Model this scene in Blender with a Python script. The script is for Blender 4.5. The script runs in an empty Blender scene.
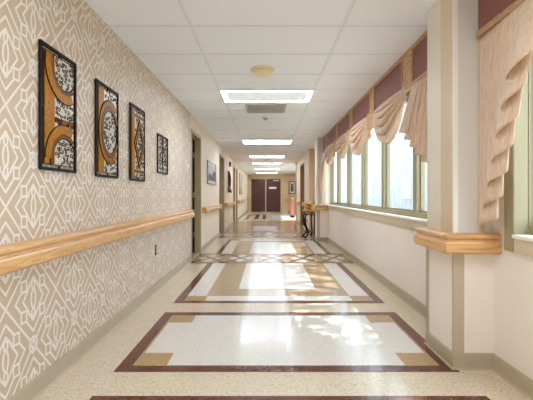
import bpy, bmesh, math, random
from mathutils import Vector, Matrix
random.seed(7)
PI = math.pi
S = bpy.context.scene
COL = S.collection

# ------------------------------------------------------------------ materials
def srgb(r, g, b):
    def f(c):
        c /= 255.0
        return c/12.92 if c <= .04045 else ((c+.055)/1.055)**2.4
    return (f(r), f(g), f(b), 1)

def new_mat(name):
    m = bpy.data.materials.new(name); m.use_nodes = True
    nt = m.node_tree
    return m, nt, nt.nodes['Principled BSDF']

def mat(name, col, rough=.6, metal=0, noise=0, nscale=20, bump=0, bscale=60, coat=0, spec=.5, sheen=0):
    m, nt, b = new_mat(name)
    b.inputs['Base Color'].default_value = col
    b.inputs['Roughness'].default_value = rough
    b.inputs['Metallic'].default_value = metal
    b.inputs['Coat Weight'].default_value = coat
    b.inputs['Specular IOR Level'].default_value = spec
    b.inputs['Sheen Weight'].default_value = sheen
    tc = nt.nodes.new('ShaderNodeTexCoord')
    if noise:
        n = nt.nodes.new('ShaderNodeTexNoise'); n.inputs['Scale'].default_value = nscale; n.inputs['Detail'].default_value = 4
        nt.links.new(tc.outputs['Object'], n.inputs['Vector'])
        r = nt.nodes.new('ShaderNodeValToRGB')
        r.color_ramp.elements[0].position = .35; r.color_ramp.elements[1].position = .65
        r.color_ramp.elements[0].color = tuple(c*(1-noise) for c in col[:3])+(1,)
        r.color_ramp.elements[1].color = tuple(min(1, c*(1+noise*.5)) for c in col[:3])+(1,)
        nt.links.new(n.outputs['Fac'], r.inputs['Fac']); nt.links.new(r.outputs['Color'], b.inputs['Base Color'])
    if bump:
        n2 = nt.nodes.new('ShaderNodeTexNoise'); n2.inputs['Scale'].default_value = bscale
        nt.links.new(tc.outputs['Object'], n2.inputs['Vector'])
        bp = nt.nodes.new('ShaderNodeBump'); bp.inputs['Strength'].default_value = bump; bp.inputs['Distance'].default_value = .01
        nt.links.new(n2.outputs['Fac'], bp.inputs['Height']); nt.links.new(bp.outputs['Normal'], b.inputs['Normal'])
    return m

def emis(name, col, st):
    m, nt, b = new_mat(name)
    b.inputs['Base Color'].default_value = (.9, .9, .9, 1)
    b.inputs['Emission Color'].default_value = col
    b.inputs['Emission Strength'].default_value = st
    return m

def terrazzo(name, base, dark, light, rough=.2):
    m, nt, b = new_mat(name)
    tc = nt.nodes.new('ShaderNodeTexCoord')
    v = nt.nodes.new('ShaderNodeTexVoronoi'); v.inputs['Scale'].default_value = 120
    nt.links.new(tc.outputs['Object'], v.inputs['Vector'])
    r = nt.nodes.new('ShaderNodeValToRGB'); r.color_ramp.interpolation = 'CONSTANT'
    e = r.color_ramp.elements
    e[0].position = 0; e[0].color = dark
    e[1].position = .16; e[1].color = base
    x = e.new(.72); x.color = light
    sp = nt.nodes.new('ShaderNodeSeparateColor')
    nt.links.new(v.outputs['Color'], sp.inputs['Color']); nt.links.new(sp.outputs['Red'], r.inputs['Fac'])
    n = nt.nodes.new('ShaderNodeTexNoise'); n.inputs['Scale'].default_value = 2.2
    nt.links.new(tc.outputs['Object'], n.inputs['Vector'])
    mx = nt.nodes.new('ShaderNodeMix'); mx.data_type = 'RGBA'; mx.blend_type = 'MULTIPLY'
    mx.inputs[0].default_value = .12
    nt.links.new(r.outputs['Color'], mx.inputs[6]); nt.links.new(n.outputs['Color'], mx.inputs[7])
    nt.links.new(mx.outputs[2], b.inputs['Base Color'])
    b.inputs['Roughness'].default_value = rough
    b.inputs['Specular IOR Level'].default_value = .42
    b.inputs['Coat Weight'].default_value = .15; b.inputs['Coat Roughness'].default_value = .1
    return m

def wood(name, c1, c2, axis=1, rough=.35, scale=1.0):
    m, nt, b = new_mat(name)
    tc = nt.nodes.new('ShaderNodeTexCoord'); mp = nt.nodes.new('ShaderNodeMapping')
    sc = [14*scale]*3; sc[axis] = .9*scale
    mp.inputs['Scale'].default_value = sc
    nt.links.new(tc.outputs['Object'], mp.inputs['Vector'])
    n = nt.nodes.new('ShaderNodeTexNoise'); n.inputs['Scale'].default_value = 2.0; n.inputs['Detail'].default_value = 6; n.inputs['Distortion'].default_value = .6
    nt.links.new(mp.outputs['Vector'], n.inputs['Vector'])
    w = nt.nodes.new('ShaderNodeMath'); w.operation = 'MULTIPLY'; w.inputs[1].default_value = 34
    nt.links.new(n.outputs['Fac'], w.inputs[0])
    s = nt.nodes.new('ShaderNodeMath'); s.operation = 'SINE'; nt.links.new(w.outputs[0], s.inputs[0])
    ma = nt.nodes.new('ShaderNodeMapRange'); ma.inputs[1].default_value = -1; ma.inputs[2].default_value = 1
    nt.links.new(s.outputs[0], ma.inputs[0])
    r = nt.nodes.new('ShaderNodeValToRGB'); r.color_ramp.elements[0].color = c2; r.color_ramp.elements[1].color = c1
    r.color_ramp.elements[0].position = .0; r.color_ramp.elements[1].position = .55
    nt.links.new(ma.outputs[0], r.inputs['Fac']); nt.links.new(r.outputs['Color'], b.inputs['Base Color'])
    b.inputs['Roughness'].default_value = rough
    b.inputs['Coat Weight'].default_value = .25; b.inputs['Coat Roughness'].default_value = .2
    return m

def fabric(name, c1, c2, vert=True):
    m, nt, b = new_mat(name)
    tc = nt.nodes.new('ShaderNodeTexCoord'); mp = nt.nodes.new('ShaderNodeMapping')
    mp.inputs['Scale'].default_value = (60, 60, 9)
    nt.links.new(tc.outputs['Object'], mp.inputs['Vector'])
    n = nt.nodes.new('ShaderNodeTexNoise'); n.inputs['Scale'].default_value = 1.2; n.inputs['Detail'].default_value = 3
    nt.links.new(mp.outputs['Vector'], n.inputs['Vector'])
    r = nt.nodes.new('ShaderNodeValToRGB'); r.color_ramp.elements[0].color = c2; r.color_ramp.elements[1].color = c1
    r.color_ramp.elements[0].position = .36; r.color_ramp.elements[1].position = .55
    nt.links.new(n.outputs['Fac'], r.inputs['Fac']); nt.links.new(r.outputs['Color'], b.inputs['Base Color'])
    b.inputs['Roughness'].default_value = .75; b.inputs['Sheen Weight'].default_value = .25
    out = nt.nodes['Material Output']
    tr = nt.nodes.new('ShaderNodeBsdfTranslucent'); tr.inputs['Color'].default_value = c1
    mx = nt.nodes.new('ShaderNodeMixShader'); mx.inputs[0].default_value = .08
    nt.links.new(b.outputs[0], mx.inputs[1]); nt.links.new(tr.outputs[0], mx.inputs[2]); nt.links.new(mx.outputs[0], out.inputs[0])
    return m

def patterned(name, c1, c2, scale=26):
    m, nt, b = new_mat(name)
    tc = nt.nodes.new('ShaderNodeTexCoord')
    n = nt.nodes.new('ShaderNodeTexNoise'); n.inputs['Scale'].default_value = scale; n.inputs['Distortion'].default_value = 2.5
    nt.links.new(tc.outputs['Object'], n.inputs['Vector'])
    r = nt.nodes.new('ShaderNodeValToRGB'); r.color_ramp.elements[0].color = c1; r.color_ramp.elements[1].color = c2
    r.color_ramp.elements[0].position = .46; r.color_ramp.elements[1].position = .54
    nt.links.new(n.outputs['Fac'], r.inputs['Fac']); nt.links.new(r.outputs['Color'], b.inputs['Base Color'])
    b.inputs['Roughness'].default_value = .7
    return m

def glass_mat(name):
    m, nt, b = new_mat(name)
    nt.nodes.remove(b)
    out = nt.nodes['Material Output']
    t = nt.nodes.new('ShaderNodeBsdfTransparent'); t.inputs[0].default_value = (.95, .98, .99, 1)
    g = nt.nodes.new('ShaderNodeBsdfGlossy'); g.inputs['Roughness'].default_value = .03
    mx = nt.nodes.new('ShaderNodeMixShader'); mx.inputs[0].default_value = .05
    nt.links.new(t.outputs[0], mx.inputs[1]); nt.links.new(g.outputs[0], mx.inputs[2])
    nt.links.new(mx.outputs[0], out.inputs[0])
    return m

M = {}
M['paper'] = mat('wallpaper_tan', srgb(205, 182, 156), .5)
M['line'] = mat('wallpaper_line', srgb(238, 230, 220), .5)
M['cream'] = mat('paint_cream', srgb(242, 232, 222), .5, noise=.02, nscale=3)
M['warm'] = mat('paint_warm', srgb(240, 226, 206), .55, noise=.02, nscale=3)
M['tanwall'] = mat('paint_tan', srgb(214, 188, 150), .5)
M['stripe_tan'] = mat('stripe_tan', srgb(219, 199, 170), .5)
M['offwhite'] = mat('stripe_offwhite', srgb(232, 226, 212), .5)
M['grey'] = mat('stripe_grey', srgb(216, 210, 203), .5)
M['bead'] = mat('bead_white', srgb(240, 236, 228), .4)
M['guard'] = mat('corner_guard_olive', srgb(194, 177, 152), .45)
M['base'] = mat('baseboard_olive', srgb(184, 169, 144), .4, noise=.04, nscale=6)
M['ceil'] = mat('ceiling_tile', srgb(244, 248, 255), .75, noise=.03, nscale=160, bump=.15, bscale=220)
M['tbar'] = mat('ceiling_grid', srgb(230, 234, 241), .5)
M['oak'] = wood('oak_y', srgb(222, 177, 120), srgb(204, 154, 98), 1)
M['oakx'] = wood('oak_x', srgb(214, 164, 106), srgb(190, 138, 82), 0)
M['frame_olive'] = mat('window_frame_olive', srgb(158, 148, 116), .4)
M['apron'] = mat('sill_apron_tan', srgb(208, 194, 168), .4)
M['jamb'] = mat('door_frame_tan', srgb(180, 157, 116), .4)
M['maroon'] = mat('maroon_door', srgb(80, 40, 31), .45, noise=.1, nscale=12)
M['leafdark'] = mat('dark_door', srgb(48, 32, 26), .5)
M['browndoor'] = mat('brown_door', srgb(150, 108, 66), .45, noise=.08, nscale=8)
M['sill'] = mat('sill_white', srgb(240, 238, 230), .35)
M['glass'] = glass_mat('clear_glass')
M['metal'] = mat('brushed_steel', srgb(190, 186, 176), .3, 1)
M['iron'] = mat('black_iron', srgb(34, 28, 26), .4, .4)
M['artdark'] = mat('art_dark_bronze', srgb(36, 24, 18), .6, 0, spec=.2)
M['amber'] = mat('amber_glass', srgb(176, 116, 6), .4, noise=.35, nscale=55, bump=.15, bscale=120, spec=.15)
M['bronze'] = mat('bronze_band', srgb(122, 74, 30), .4, noise=.25, nscale=40, bump=.1, bscale=90, spec=.15)
M['pearl'] = mat('pearl_mosaic', srgb(222, 214, 196), .35, noise=.22, nscale=60)
M['maroonfab'] = mat('maroon_fabric', srgb(134, 76, 66), .6, noise=.08, nscale=50, sheen=.12)
M['gold'] = mat('gold_trim', srgb(186, 150, 108), .4, noise=.1, nscale=60)
M['drape'] = fabric('peach_drape', srgb(232, 205, 180), srgb(215, 185, 157))
M['floral'] = patterned('floral_strip', srgb(216, 180, 136), srgb(168, 124, 84))
M['lamp'] = emis('lamp_strip', (.86, .95, 1.08, 1), 15.0)
M['lampc'] = emis('lamp_centre', (.86, .95, 1.08, 1), .1)
M['white'] = mat('white_plastic', srgb(238, 238, 236), .35)
M['beige'] = mat('beige_plastic', srgb(240, 224, 190), .4)
M['vent'] = mat('vent_grey', srgb(190, 186, 178), .5)
M['ventdark'] = mat('vent_dark', srgb(120, 114, 106), .6)
M['dark'] = mat('dark_plastic', srgb(70, 62, 56), .5)
M['red'] = mat('red_plastic', srgb(150, 40, 34), .4)
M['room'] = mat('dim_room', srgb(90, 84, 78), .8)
M['picframe'] = mat('silver_frame', srgb(170, 160, 148), .35, .3)
M['matboard'] = mat('mat_board', srgb(232, 230, 224), .7)
M['p_sky'] = mat('print_sky', srgb(205, 204, 202), .6, noise=.06, nscale=6)
M['p_dark'] = mat('print_dark', srgb(66, 62, 60), .6, noise=.2, nscale=30)
M['p_mid'] = mat('print_mid', srgb(130, 126, 122), .6, noise=.2, nscale=30)
M['pink'] = mat('pink_cloth', srgb(204, 128, 116), .7, noise=.06, nscale=20)
M['orange'] = mat('orange_bowl', srgb(206, 128, 48), .4, noise=.12, nscale=30)
M['yellow'] = mat('yellow_petal', srgb(240, 206, 40), .6)
M['yolk'] = mat('orange_petal', srgb(236, 150, 40), .6)
M['green'] = mat('green_leaf', srgb(96, 128, 50), .6)
M['whitepetal'] = mat('white_petal', srgb(242, 232, 214), .6)
M['t_base'] = terrazzo('terrazzo_cream', srgb(220, 204, 178), srgb(204, 185, 155), srgb(226, 214, 192))
M['t_white'] = terrazzo('terrazzo_white', srgb(231, 227, 218), srgb(221, 215, 203), srgb(236, 233, 226))
M['t_tan'] = terrazzo('terrazzo_tan', srgb(182, 152, 108), srgb(170, 138, 94), srgb(190, 162, 120))
M['t_olive'] = terrazzo('terrazzo_olive', srgb(178, 152, 118), srgb(162, 136, 102), srgb(188, 164, 132))
M['t_brown'] = terrazzo('terrazzo_brown', srgb(98, 46, 27), srgb(88, 40, 23), srgb(106, 54, 33))
M['t_dark'] = terrazzo('terrazzo_dark', srgb(70, 42, 32), srgb(60, 34, 26), srgb(80, 50, 38))
M['conc'] = mat('outside_concrete', srgb(120, 124, 112), .9, noise=.08, nscale=3)
M['siding'] = mat('outside_siding', srgb(168, 173, 178), .8, noise=.03, nscale=2)
M['sidewin'] = mat('outside_window', srgb(150, 160, 172), .3)
M['sidetrim'] = mat('outside_trim', srgb(188, 192, 196), .7)
M['bark'] = mat('bark', srgb(110, 90, 70), .9, noise=.2, nscale=10)
M['leaf'] = mat('leaf', srgb(110, 150, 70), .6)

# ------------------------------------------------------------------ mesh builder
class MB:
    def __init__(s): s.v = []; s.f = []; s.mi = []; s.mats = []; s.sm = []
    def m(s, name):
        if name not in s.mats: s.mats.append(name)
        return s.mats.index(name)
    def poly(s, pts, m, smooth=False):
        i = len(s.v); s.v += [tuple(p) for p in pts]
        s.f.append(list(range(i, i+len(pts)))); s.mi.append(s.m(m)); s.sm.append(smooth)
    def faces(s, verts, faces, m, smooth=False):
        i = len(s.v); s.v += [tuple(p) for p in verts]
        k = s.m(m)
        for f in faces: s.f.append([a+i for a in f]); s.mi.append(k); s.sm.append(smooth)
    def box(s, x0, x1, y0, y1, z0, z1, m, bev=0):
        if bev:
            bm = bmesh.new(); bmesh.ops.create_cube(bm, size=1)
            for v in bm.verts: v.co = Vector(((x0+x1)/2+v.co.x*(x1-x0), (y0+y1)/2+v.co.y*(y1-y0), (z0+z1)/2+v.co.z*(z1-z0)))
            bmesh.ops.bevel(bm, geom=bm.edges[:], offset=bev, segments=2, affect='EDGES')
            bm.verts.index_update()
            s.faces([v.co[:] for v in bm.verts], [[v.index for v in f.verts] for f in bm.faces], m); bm.free(); return
        v = [(x0,y0,z0),(x1,y0,z0),(x1,y1,z0),(x0,y1,z0),(x0,y0,z1),(x1,y0,z1),(x1,y1,z1),(x0,y1,z1)]
        s.faces(v, [(0,3,2,1),(4,5,6,7),(0,1,5,4),(1,2,6,5),(2,3,7,6),(3,0,4,7)], m)
    def sweep(s, path, prof, m, smooth=False, side=1):
        # path: plan polyline (x,y); prof: (offset, z) offset along the left normal * side
        n = len(path); rings = []
        for i in range(n):
            ds = []
            if i > 0: ds.append((Vector(path[i])-Vector(path[i-1])).normalized())
            if i < n-1: ds.append((Vector(path[i+1])-Vector(path[i])).normalized())
            ns = [Vector((-d.y, d.x))*side for d in ds]
            nn = (ns[0]+ns[-1]).normalized(); nn /= max(.3, nn.dot(ns[0]))
            rings.append([(path[i][0]+nn.x*o, path[i][1]+nn.y*o, z) for o, z in prof])
        k = len(prof); v = [p for r in rings for p in r]; f = []
        for i in range(n-1):
            for j in range(k):
                a, b = i*k+j, i*k+(j+1) % k
                f.append((a, b, b+k, a+k))
        f.append(tuple(range(k))); f.append(tuple(range((n-1)*k, n*k)))
        s.faces(v, f, m, smooth)
    def tube(s, pts, r, m, n=8, closed=False):
        pts = [Vector(p) for p in pts]; N = len(pts); rings = []
        up = Vector((0, 0, 1)); prev = None
        for i, p in enumerate(pts):
            a = pts[(i-1) % N] if (closed or i > 0) else p
            b = pts[(i+1) % N] if (closed or i < N-1) else p
            t = (b-a)
            if t.length < 1e-9: t = Vector((0, 0, 1))
            t.normalize()
            if prev is None:
                u = t.cross(up)
                if u.length < .1: u = t.cross(Vector((1, 0, 0)))
            else:
                u = prev - t*prev.dot(t)
            u.normalize(); prev = u; w = t.cross(u)
            rr = r(i/(N-1)) if callable(r) else r
            rings.append([p+u*math.cos(2*PI*k/n)*rr+w*math.sin(2*PI*k/n)*rr for k in range(n)])
        v = [q for ring in rings for q in ring]; f = []
        for i in range(N if closed else N-1):
            for k in range(n):
                a = i*n+k; b = i*n+(k+1) % n; c = ((i+1) % N)*n+(k+1) % n; d = ((i+1) % N)*n+k
                f.append((a, b, c, d))
        if not closed: f.append(tuple(range(n))[::-1]); f.append(tuple(range((N-1)*n, N*n)))
        s.faces(v, f, m, True)
    def lathe(s, prof, c, m, n=24, ax='z'):
        v = []; f = []
        for r, h in prof:
            for k in range(n):
                a = 2*PI*k/n
                if ax == 'z': v.append((c[0]+r*math.cos(a), c[1]+r*math.sin(a), c[2]+h))
                elif ax == 'x': v.append((c[0]+h, c[1]+r*math.cos(a), c[2]+r*math.sin(a)))
                else: v.append((c[0]+r*math.cos(a), c[1]+h, c[2]+r*math.sin(a)))
        for i in range(len(prof)-1):
            for k in range(n):
                f.append((i*n+k, i*n+(k+1) % n, (i+1)*n+(k+1) % n, (i+1)*n+k))
        f.append(tuple(range(n))[::-1]); f.append(tuple(range((len(prof)-1)*n, len(prof)*n)))
        s.faces(v, f, m, True)
    def grid(s, fn, nu, nv, m):
        v = [fn(i/nu, j/nv) for i in range(nu+1) for j in range(nv+1)]
        f = [(i*(nv+1)+j, (i+1)*(nv+1)+j, (i+1)*(nv+1)+j+1, i*(nv+1)+j+1) for i in range(nu) for j in range(nv)]
        s.faces(v, f, m, True)
    def build(s, name, parent=None, solid=0, recalc=True, origin=None):
        me = bpy.data.meshes.new(name)
        if origin is None:
            if parent is not None: origin = parent.location
            else: origin = Vector((0, 0, 0))
        o0 = Vector(origin)
        used = sorted({i for f in s.f for i in f}); ren = {a: b for b, a in enumerate(used)}
        me.from_pydata([tuple(Vector(s.v[i])-o0) for i in used], [], [[ren[i] for i in f] for f in s.f])
        for k in s.mats: me.materials.append(M[k])
        me.polygons.foreach_set('material_index', s.mi)
        me.polygons.foreach_set('use_smooth', s.sm)
        if recalc:
            bm = bmesh.new(); bm.from_mesh(me); bmesh.ops.recalc_face_normals(bm, faces=bm.faces[:]); bm.to_mesh(me); bm.free()
        me.update()
        o = bpy.data.objects.new(name, me); COL.objects.link(o)
        if parent is not None: o.parent = parent
        else: o.location = o0
        if solid:
            md = o.modifiers.new('cloth', 'SOLIDIFY'); md.thickness = solid; md.offset = 0
        return o

def tag(o, label, cat, group=None):
    o['label'] = label; o['category'] = cat
    if group: o['group'] = group
    return o
def struct(o):
    o['kind'] = 'structure'; return o
def thing(name, loc, label=None, cat=None, group=None):
    o = bpy.data.objects.new(name, None); o.location = loc; o.empty_display_size = .1; COL.objects.link(o)
    if label: tag(o, label, cat, group)
    return o

# ------------------------------------------------------------------ dimensions
XL, XR, XC = -1.27, 1.435, 1.185       # left wall, window wall, column face
CZ = 2.455                             # ceiling
YB, YE = -4.5, 24.7                    # back wall, end wall
LOB0, LOBX = 16.3, 2.0                 # lobby alcove on the right at the end

# ------------------------------------------------------------------ floor
fl = MB()
fl.box(-2.6, 2.6, YB-.2, YE+.2, -.1, 0, 't_base')
def inlay(pts, m, L): fl.poly([(x, y, .0004*L) for x, y in pts], m)
def rect(x0, x1, y0, y1, m, L): inlay([(x0, y0), (x1, y0), (x1, y1), (x0, y1)], m, L)
def ring(x0, x1, y0, y1, w, m, L):
    rect(x0, x1, y0, y0+w, m, L); rect(x0, x1, y1-w, y1, m, L)
    rect(x0, x0+w, y0+w, y1-w, m, L); rect(x1-w, x1, y0+w, y1-w, m, L)
def bar(p, q, w, m, L):
    d = (Vector(q)-Vector(p)).normalized(); n = Vector((-d.y, d.x))*w/2
    a, b = Vector(p), Vector(q)
    inlay([a-n, b-n, b+n, a+n], m, L)
FX0, FX1 = -.955, 1.2
for y0, y1 in ((.9, 2.09), (2.372, 3.58)):
    rect(FX0, FX1, y0, y1, 't_white', 1)
    ring(FX0+.08, FX1-.08, y0+.07, y1-.07, .025, 't_olive', 2)
    ring(FX0, FX1, y0, y1, .088, 't_brown', 3)
    for cx in (FX0+.088, FX1-.088-.22):
        for cy in (y0+.088, y1-.088-.2): rect(cx, cx+.22, cy, cy+.2, 't_tan', 3)
y0, y1 = 3.88, 9.5
rect(FX0, FX1, y0, y1, 't_white', 1)
rect(-.66, .897, 4.16, 9.2, 't_olive', 2)
rect(-.33, .564, 4.47, 8.9, 't_white', 3)
ring(FX0, FX1, y0, y1, .09, 't_brown', 3)
for cx in (FX0+.09, FX1-.09-.22):
    for cy in (y0+.09, y1-.09-.19): rect(cx, cx+.22, cy, cy+.19, 't_tan', 3)
# lattice bands level with the first two doorways
for a, b, bg in ((6.15, 7.15, 't_olive'), (9.8, 11.2, 't_olive')):
    rect(XL+.02, XR-.02, a, b, bg, 5)
    rect(XL+.02, XR-.02, a, a+.06, 't_brown', 8); rect(XL+.02, XR-.02, b-.06, b, 't_brown', 8)
    n = 5; w = (XR-XL-.04)/n
    for i in range(n):
        x = XL+.02+i*w
        inlay([(x+.06, (a+b)/2), (x+w/2, a+.1), (x+w-.06, (a+b)/2), (x+w/2, b-.1)], 't_white' if i % 2 else 't_base', 6)
        bar((x, a+.05), (x+w, b-.05), .055, 't_brown', 7); bar((x, b-.05), (x+w, a+.05), .055, 't_brown', 7.5)
rect(XL+.02, 1.237, 11.2, LOB0, 't_olive', 4)
rect(XL+.02, 1.237, 14.6, LOB0, 't_tan', 5)
for x in (-.95, .95): rect(x-.05, x+.05, 11.3, 14.2, 't_brown', 6)
rect(-.95, .95, 14.2, 14.32, 't_brown', 6)
rect(-.45, .33, 11.7, 13.4, 't_white', 6)
rect(XL+.02, 1.9, 16.3, 16.5, 't_white', 5)
for x in (-.95, -.5, -.12): rect(x-.09, x+.09, 17.4, 21.2, 't_dark', 5)
rect(-.95, -.3, 21.0, 21.4, 't_dark', 6)
rect(.25, 1.3, 17.2, 21.4, 't_white', 5)
struct(fl.build('floor', recalc=False))

# ------------------------------------------------------------------ ceiling with its lay-in grid
ce = MB()
ce.box(-1.41, XR+.15, YB-.2, YE+.2, CZ, CZ+.1, 'ceil'); ce.box(XR+.15, LOBX+.12, LOB0-.15, YE+.2, CZ, CZ+.1, 'ceil')
for x in (-.61, .61): ce.box(x-.012, x+.012, YB, YE, CZ-.005, CZ+.01, 'tbar')
y = 3.06-12*.61
while y < YE:
    ce.box(XL, XR+.6, y-.011, y+.011, CZ-.004, CZ+.01, 'tbar'); y += .61
struct(ce.build('ceiling'))

# ------------------------------------------------------------------ left wall with openings and wallpaper lattice
OPEN = [(6.42, 7.26, 2.15), (10.2, 11.24, 2.15), (14.3, 15.1, 2.15), (15.6, 16.3, 2.15)]
wl = MB()
PAPER_END = 6.33
wl.box(XL-.14, XL, YB, -.6, 0, CZ, 'cream')
wl.box(XL-.14, XL, -.6, PAPER_END, 0, CZ, 'paper')
prev = PAPER_END
for a, b, h in OPEN:
    wl.box(XL-.14, XL, prev, a-.03, 0, CZ, 'warm'); wl.box(XL-.14, XL, a-.03, b+.03, h+.03, CZ, 'warm'); prev = b+.03
wl.box(XL-.14, XL, prev, YE, 0, CZ, 'warm')
PY0, PY1, PZ0, PZ1 = -.6, PAPER_END-.05, .10, CZ
def clip(poly):
    for ax, lim, sg in ((0, PY0, 1), (0, PY1, -1), (1, PZ0, 1), (1, PZ1, -1)):
        out = []
        for i in range(len(poly)):
            p, q = poly[i], poly[(i+1) % len(poly)]
            ip = (p[ax]-lim)*sg >= 0; iq = (q[ax]-lim)*sg >= 0
            if ip: out.append(p)
            if ip != iq:
                t = (lim-p[ax])/(q[ax]-p[ax]); out.append((p[0]+(q[0]-p[0])*t, p[1]+(q[1]-p[1])*t))
        poly = out
        if len(poly) < 3: return None
    return poly
LW = .0062
def strip(p, q):
    d = Vector((q[0]-p[0], q[1]-p[1])); d.normalize(); n = Vector((-d.y, d.x))*LW; e = d*LW*.6
    pts = clip([(p[0]-e.x-n.x, p[1]-e.y-n.y), (q[0]+e.x-n.x, q[1]+e.y-n.y), (q[0]+e.x+n.x, q[1]+e.y+n.y), (p[0]-e.x+n.x, p[1]-e.y+n.y)])
    if pts: o = .0004+.0012*random.random(); wl.poly([(XL+o, a, b) for a, b in pts], 'line')
def pline(pts, cy, cz, closed=False):
    P = [(cy+a, cz+b) for a, b in pts]
    for i in range(len(P)-(0 if closed else 1)): strip(P[i], P[(i+1) % len(P)])
def ell(a, b, cy, cz, dz=0, n=14):
    pline([(a*math.cos(2*PI*k/n), dz+b*math.sin(2*PI*k/n)) for k in range(n)], cy, cz, True)
PW, PH = .22, .25
def motif(cy, cz, circ):
    ell(.019, .052, cy, cz)
    for s in (1, -1):
        ell(.014, .024, cy, cz, s*.076, 10)
        # main lattice
        a = .042 if circ else 0
        st = (0, s*PH) if not circ else (.022*1, s*(PH-.028))
        for h in (1, -1):
            p0 = (0, s*PH) if not circ else (h*.024, s*(PH-.027))
            p1 = (h*PW, 0) if circ else (h*(PW-.024), s*.027)
            if circ: pline([p0, (h*PW, 0)], cy, cz)
            # inner chevron to square
            pline([(0, s*.178), (h*.062, s*.107)], cy, cz)
            pline([(h*.058, s*.052), (h*.102, s*.052), (h*.102, s*.107), (h*.058, s*.107)], cy, cz, True)
            pline([(h*.102, s*.052), (h*.148, 0)], cy, cz)
            pline([(0, s*.118), (h*.04, s*.07), (h*.04, s*.062), (h*.088, 0)], cy, cz)
    if circ:
        ell(.033, .042, cy, cz, PH)
        pline([(0, PH+.03), (.018, PH), (0, PH-.03), (-.018, PH)], cy, cz, True)
for i in range(-13, 21):
    A = (i % 2 == 0); cy = 2.075+i*PW
    for k in range(-1, 6): motif(cy, (.54 if A else .29)+k*.5, A)
struct(wl.build('wall_left', recalc=False))

# ------------------------------------------------------------------ right wall, columns, ends
BAY = [(-1.4, 2.27), (2.84, 9.0)]
WZ0, WZ1 = .84, 2.2
wr = MB()
def rseg(y0, y1, z0=0, z1=CZ, m='cream', x0=XR, x1=XR+.15): wr.box(x0, x1, y0, y1, z0, z1, m)
rseg(YB, BAY[0][0]); rseg(BAY[0][1], BAY[1][0]); rseg(BAY[1][1], 11.25)
for a, b in BAY: rseg(a, b, 0, WZ0); rseg(a, b, WZ1, CZ)
# narrower hall past the console niche
R2 = 1.237
RD = (12.7, 14.05, 2.15)
rseg(11.25, RD[0]-.03, m='warm', x0=R2, x1=R2+.35); rseg(RD[0]-.03, RD[1]+.03, RD[2]+.03, CZ, m='warm', x0=R2, x1=R2+.35)
rseg(RD[1]+.03, LOB0, m='warm', x0=R2, x1=R2+.35)
# lobby side wall with a glazed opening
rseg(LOB0-.15, LOB0, m='warm', x0=R2+.35, x1=LOBX)
rseg(LOB0, 17.0, m='warm', x0=LOBX, x1=LOBX+.12); rseg(20.2, YE, m='warm', x0=LOBX, x1=LOBX+.12)
rseg(17.0, 20.2, 2.3, CZ, m='warm', x0=LOBX, x1=LOBX+.12)
struct(wr.build('wall_right', recalc=False))
tp = MB(); tp.box(R2-.004, XR+.1, 11.225, 11.249, 0, CZ, 'tanwall')
struct(tp.build('wall_niche', recalc=False))

def column(y0, y1, name):
    c = MB()
    c.box(XC, XR+.02, y0, y1, 0, CZ, 'cream')
    # striped covering above the bumper rail
    z0 = .86
    L = y1-y0
    c.box(XC-.002, XC+.01, y0+.18, y1, z0, CZ, 'offwhite')
    c.box(XC-.003, XC+.01, y0-.003, y0+.18, z0, CZ, 'stripe_tan')
    c.box(XC-.005, XC+.024, y0-.005, y0+.01, z0, CZ, 'bead')
    c.box(XC+.024, XC+.145, y0-.003, y0+.01, z0, CZ, 'grey')
    c.box(XC+.145, XC+.195, y0-.004, y0+.01, z0, CZ, 'stripe_tan')
    c.box(XC+.195, XR+.015, y0-.003, y0+.01, z0, CZ, 'cream')
    return struct(c.build(name))
CA = (2.42, 2.82); CB = (9.0, 9.42)
column(*CA, 'wall_column_near'); column(*CB, 'wall_column_far')

we = MB()
we.box(XL-.14, LOBX+.12, YE, YE+.15, 0, CZ, 'tanwall')
struct(we.build('wall_end'))
wb = MB(); wb.box(XL-.14, XR+.15, YB-.15, YB, 0, CZ, 'cream'); struct(wb.build('wall_back'))

# baseboards
bb = MB(); pf = [(0, 0), (.022, 0), (.013, .012), (.010, .09), (.006, .10), (0, .10)]
segs = [(YB, 6.36)]
pv = 7.32
for a, b, h in OPEN[1:]: segs.append((pv, a-.06)); pv = b+.06
segs.append((pv, YE))
for a, b in segs: bb.sweep([(XL, b), (XL, a)], pf, 'base')
struct(bb.build('baseboard_left'))
bb = MB()
for pth in ([(XR, YB), (XR, CA[0]), (XC, CA[0]), (XC, CA[1]), (XR, CA[1]), (XR, CB[0]), (XC, CB[0]), (XC, CB[1]), (XR, CB[1]), (XR, 11.22), (R2-.005, 11.22), (R2-.005, RD[0]-.06)],
            [(R2, RD[1]+.06), (R2, LOB0)]):
    bb.sweep(pth, pf, 'base', side=1)
struct(bb.build('baseboard_right'))
bb = MB()
bb.sweep([(LOBX, YE), (1.25, YE)], pf, 'base', side=1); bb.sweep([(-1.2, YE), (XL, YE)], pf, 'base', side=1)
struct(bb.build('baseboard_end'))

# corner guards (vertical strips on the columns below the rail)
def guard(x, y, w1, w2, z0, z1, label, name='corner_guard'):
    g = MB(); g.box(x-.004, x+w1, y-.004, y, z0, z1, 'guard'); g.box(x-.004, x, y, y+w2, z0, z1, 'guard')
    return tag(g.build(name), label, 'corner guard', 'column corner guards')
guard(XC, CA[0], .062, .02, .1, .735, 'olive corner guard strip on the near column under the front corner of its oak rail')
g = MB(); g.box(XC-.007, XC, CA[1]-.03, CA[1]+.007, .1, .735, 'guard'); g.box(XC-.007, XC+.03, CA[1], CA[1]+.007, .1, .735, 'guard')
tag(g.build('corner_guard'), 'thin olive corner guard strip down the rear edge of the near column', 'corner guard', 'column corner guards')
guard(XC, CB[0], .062, .02, .1, .735, 'olive corner guard strip on the far column beside the console table')
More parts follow.
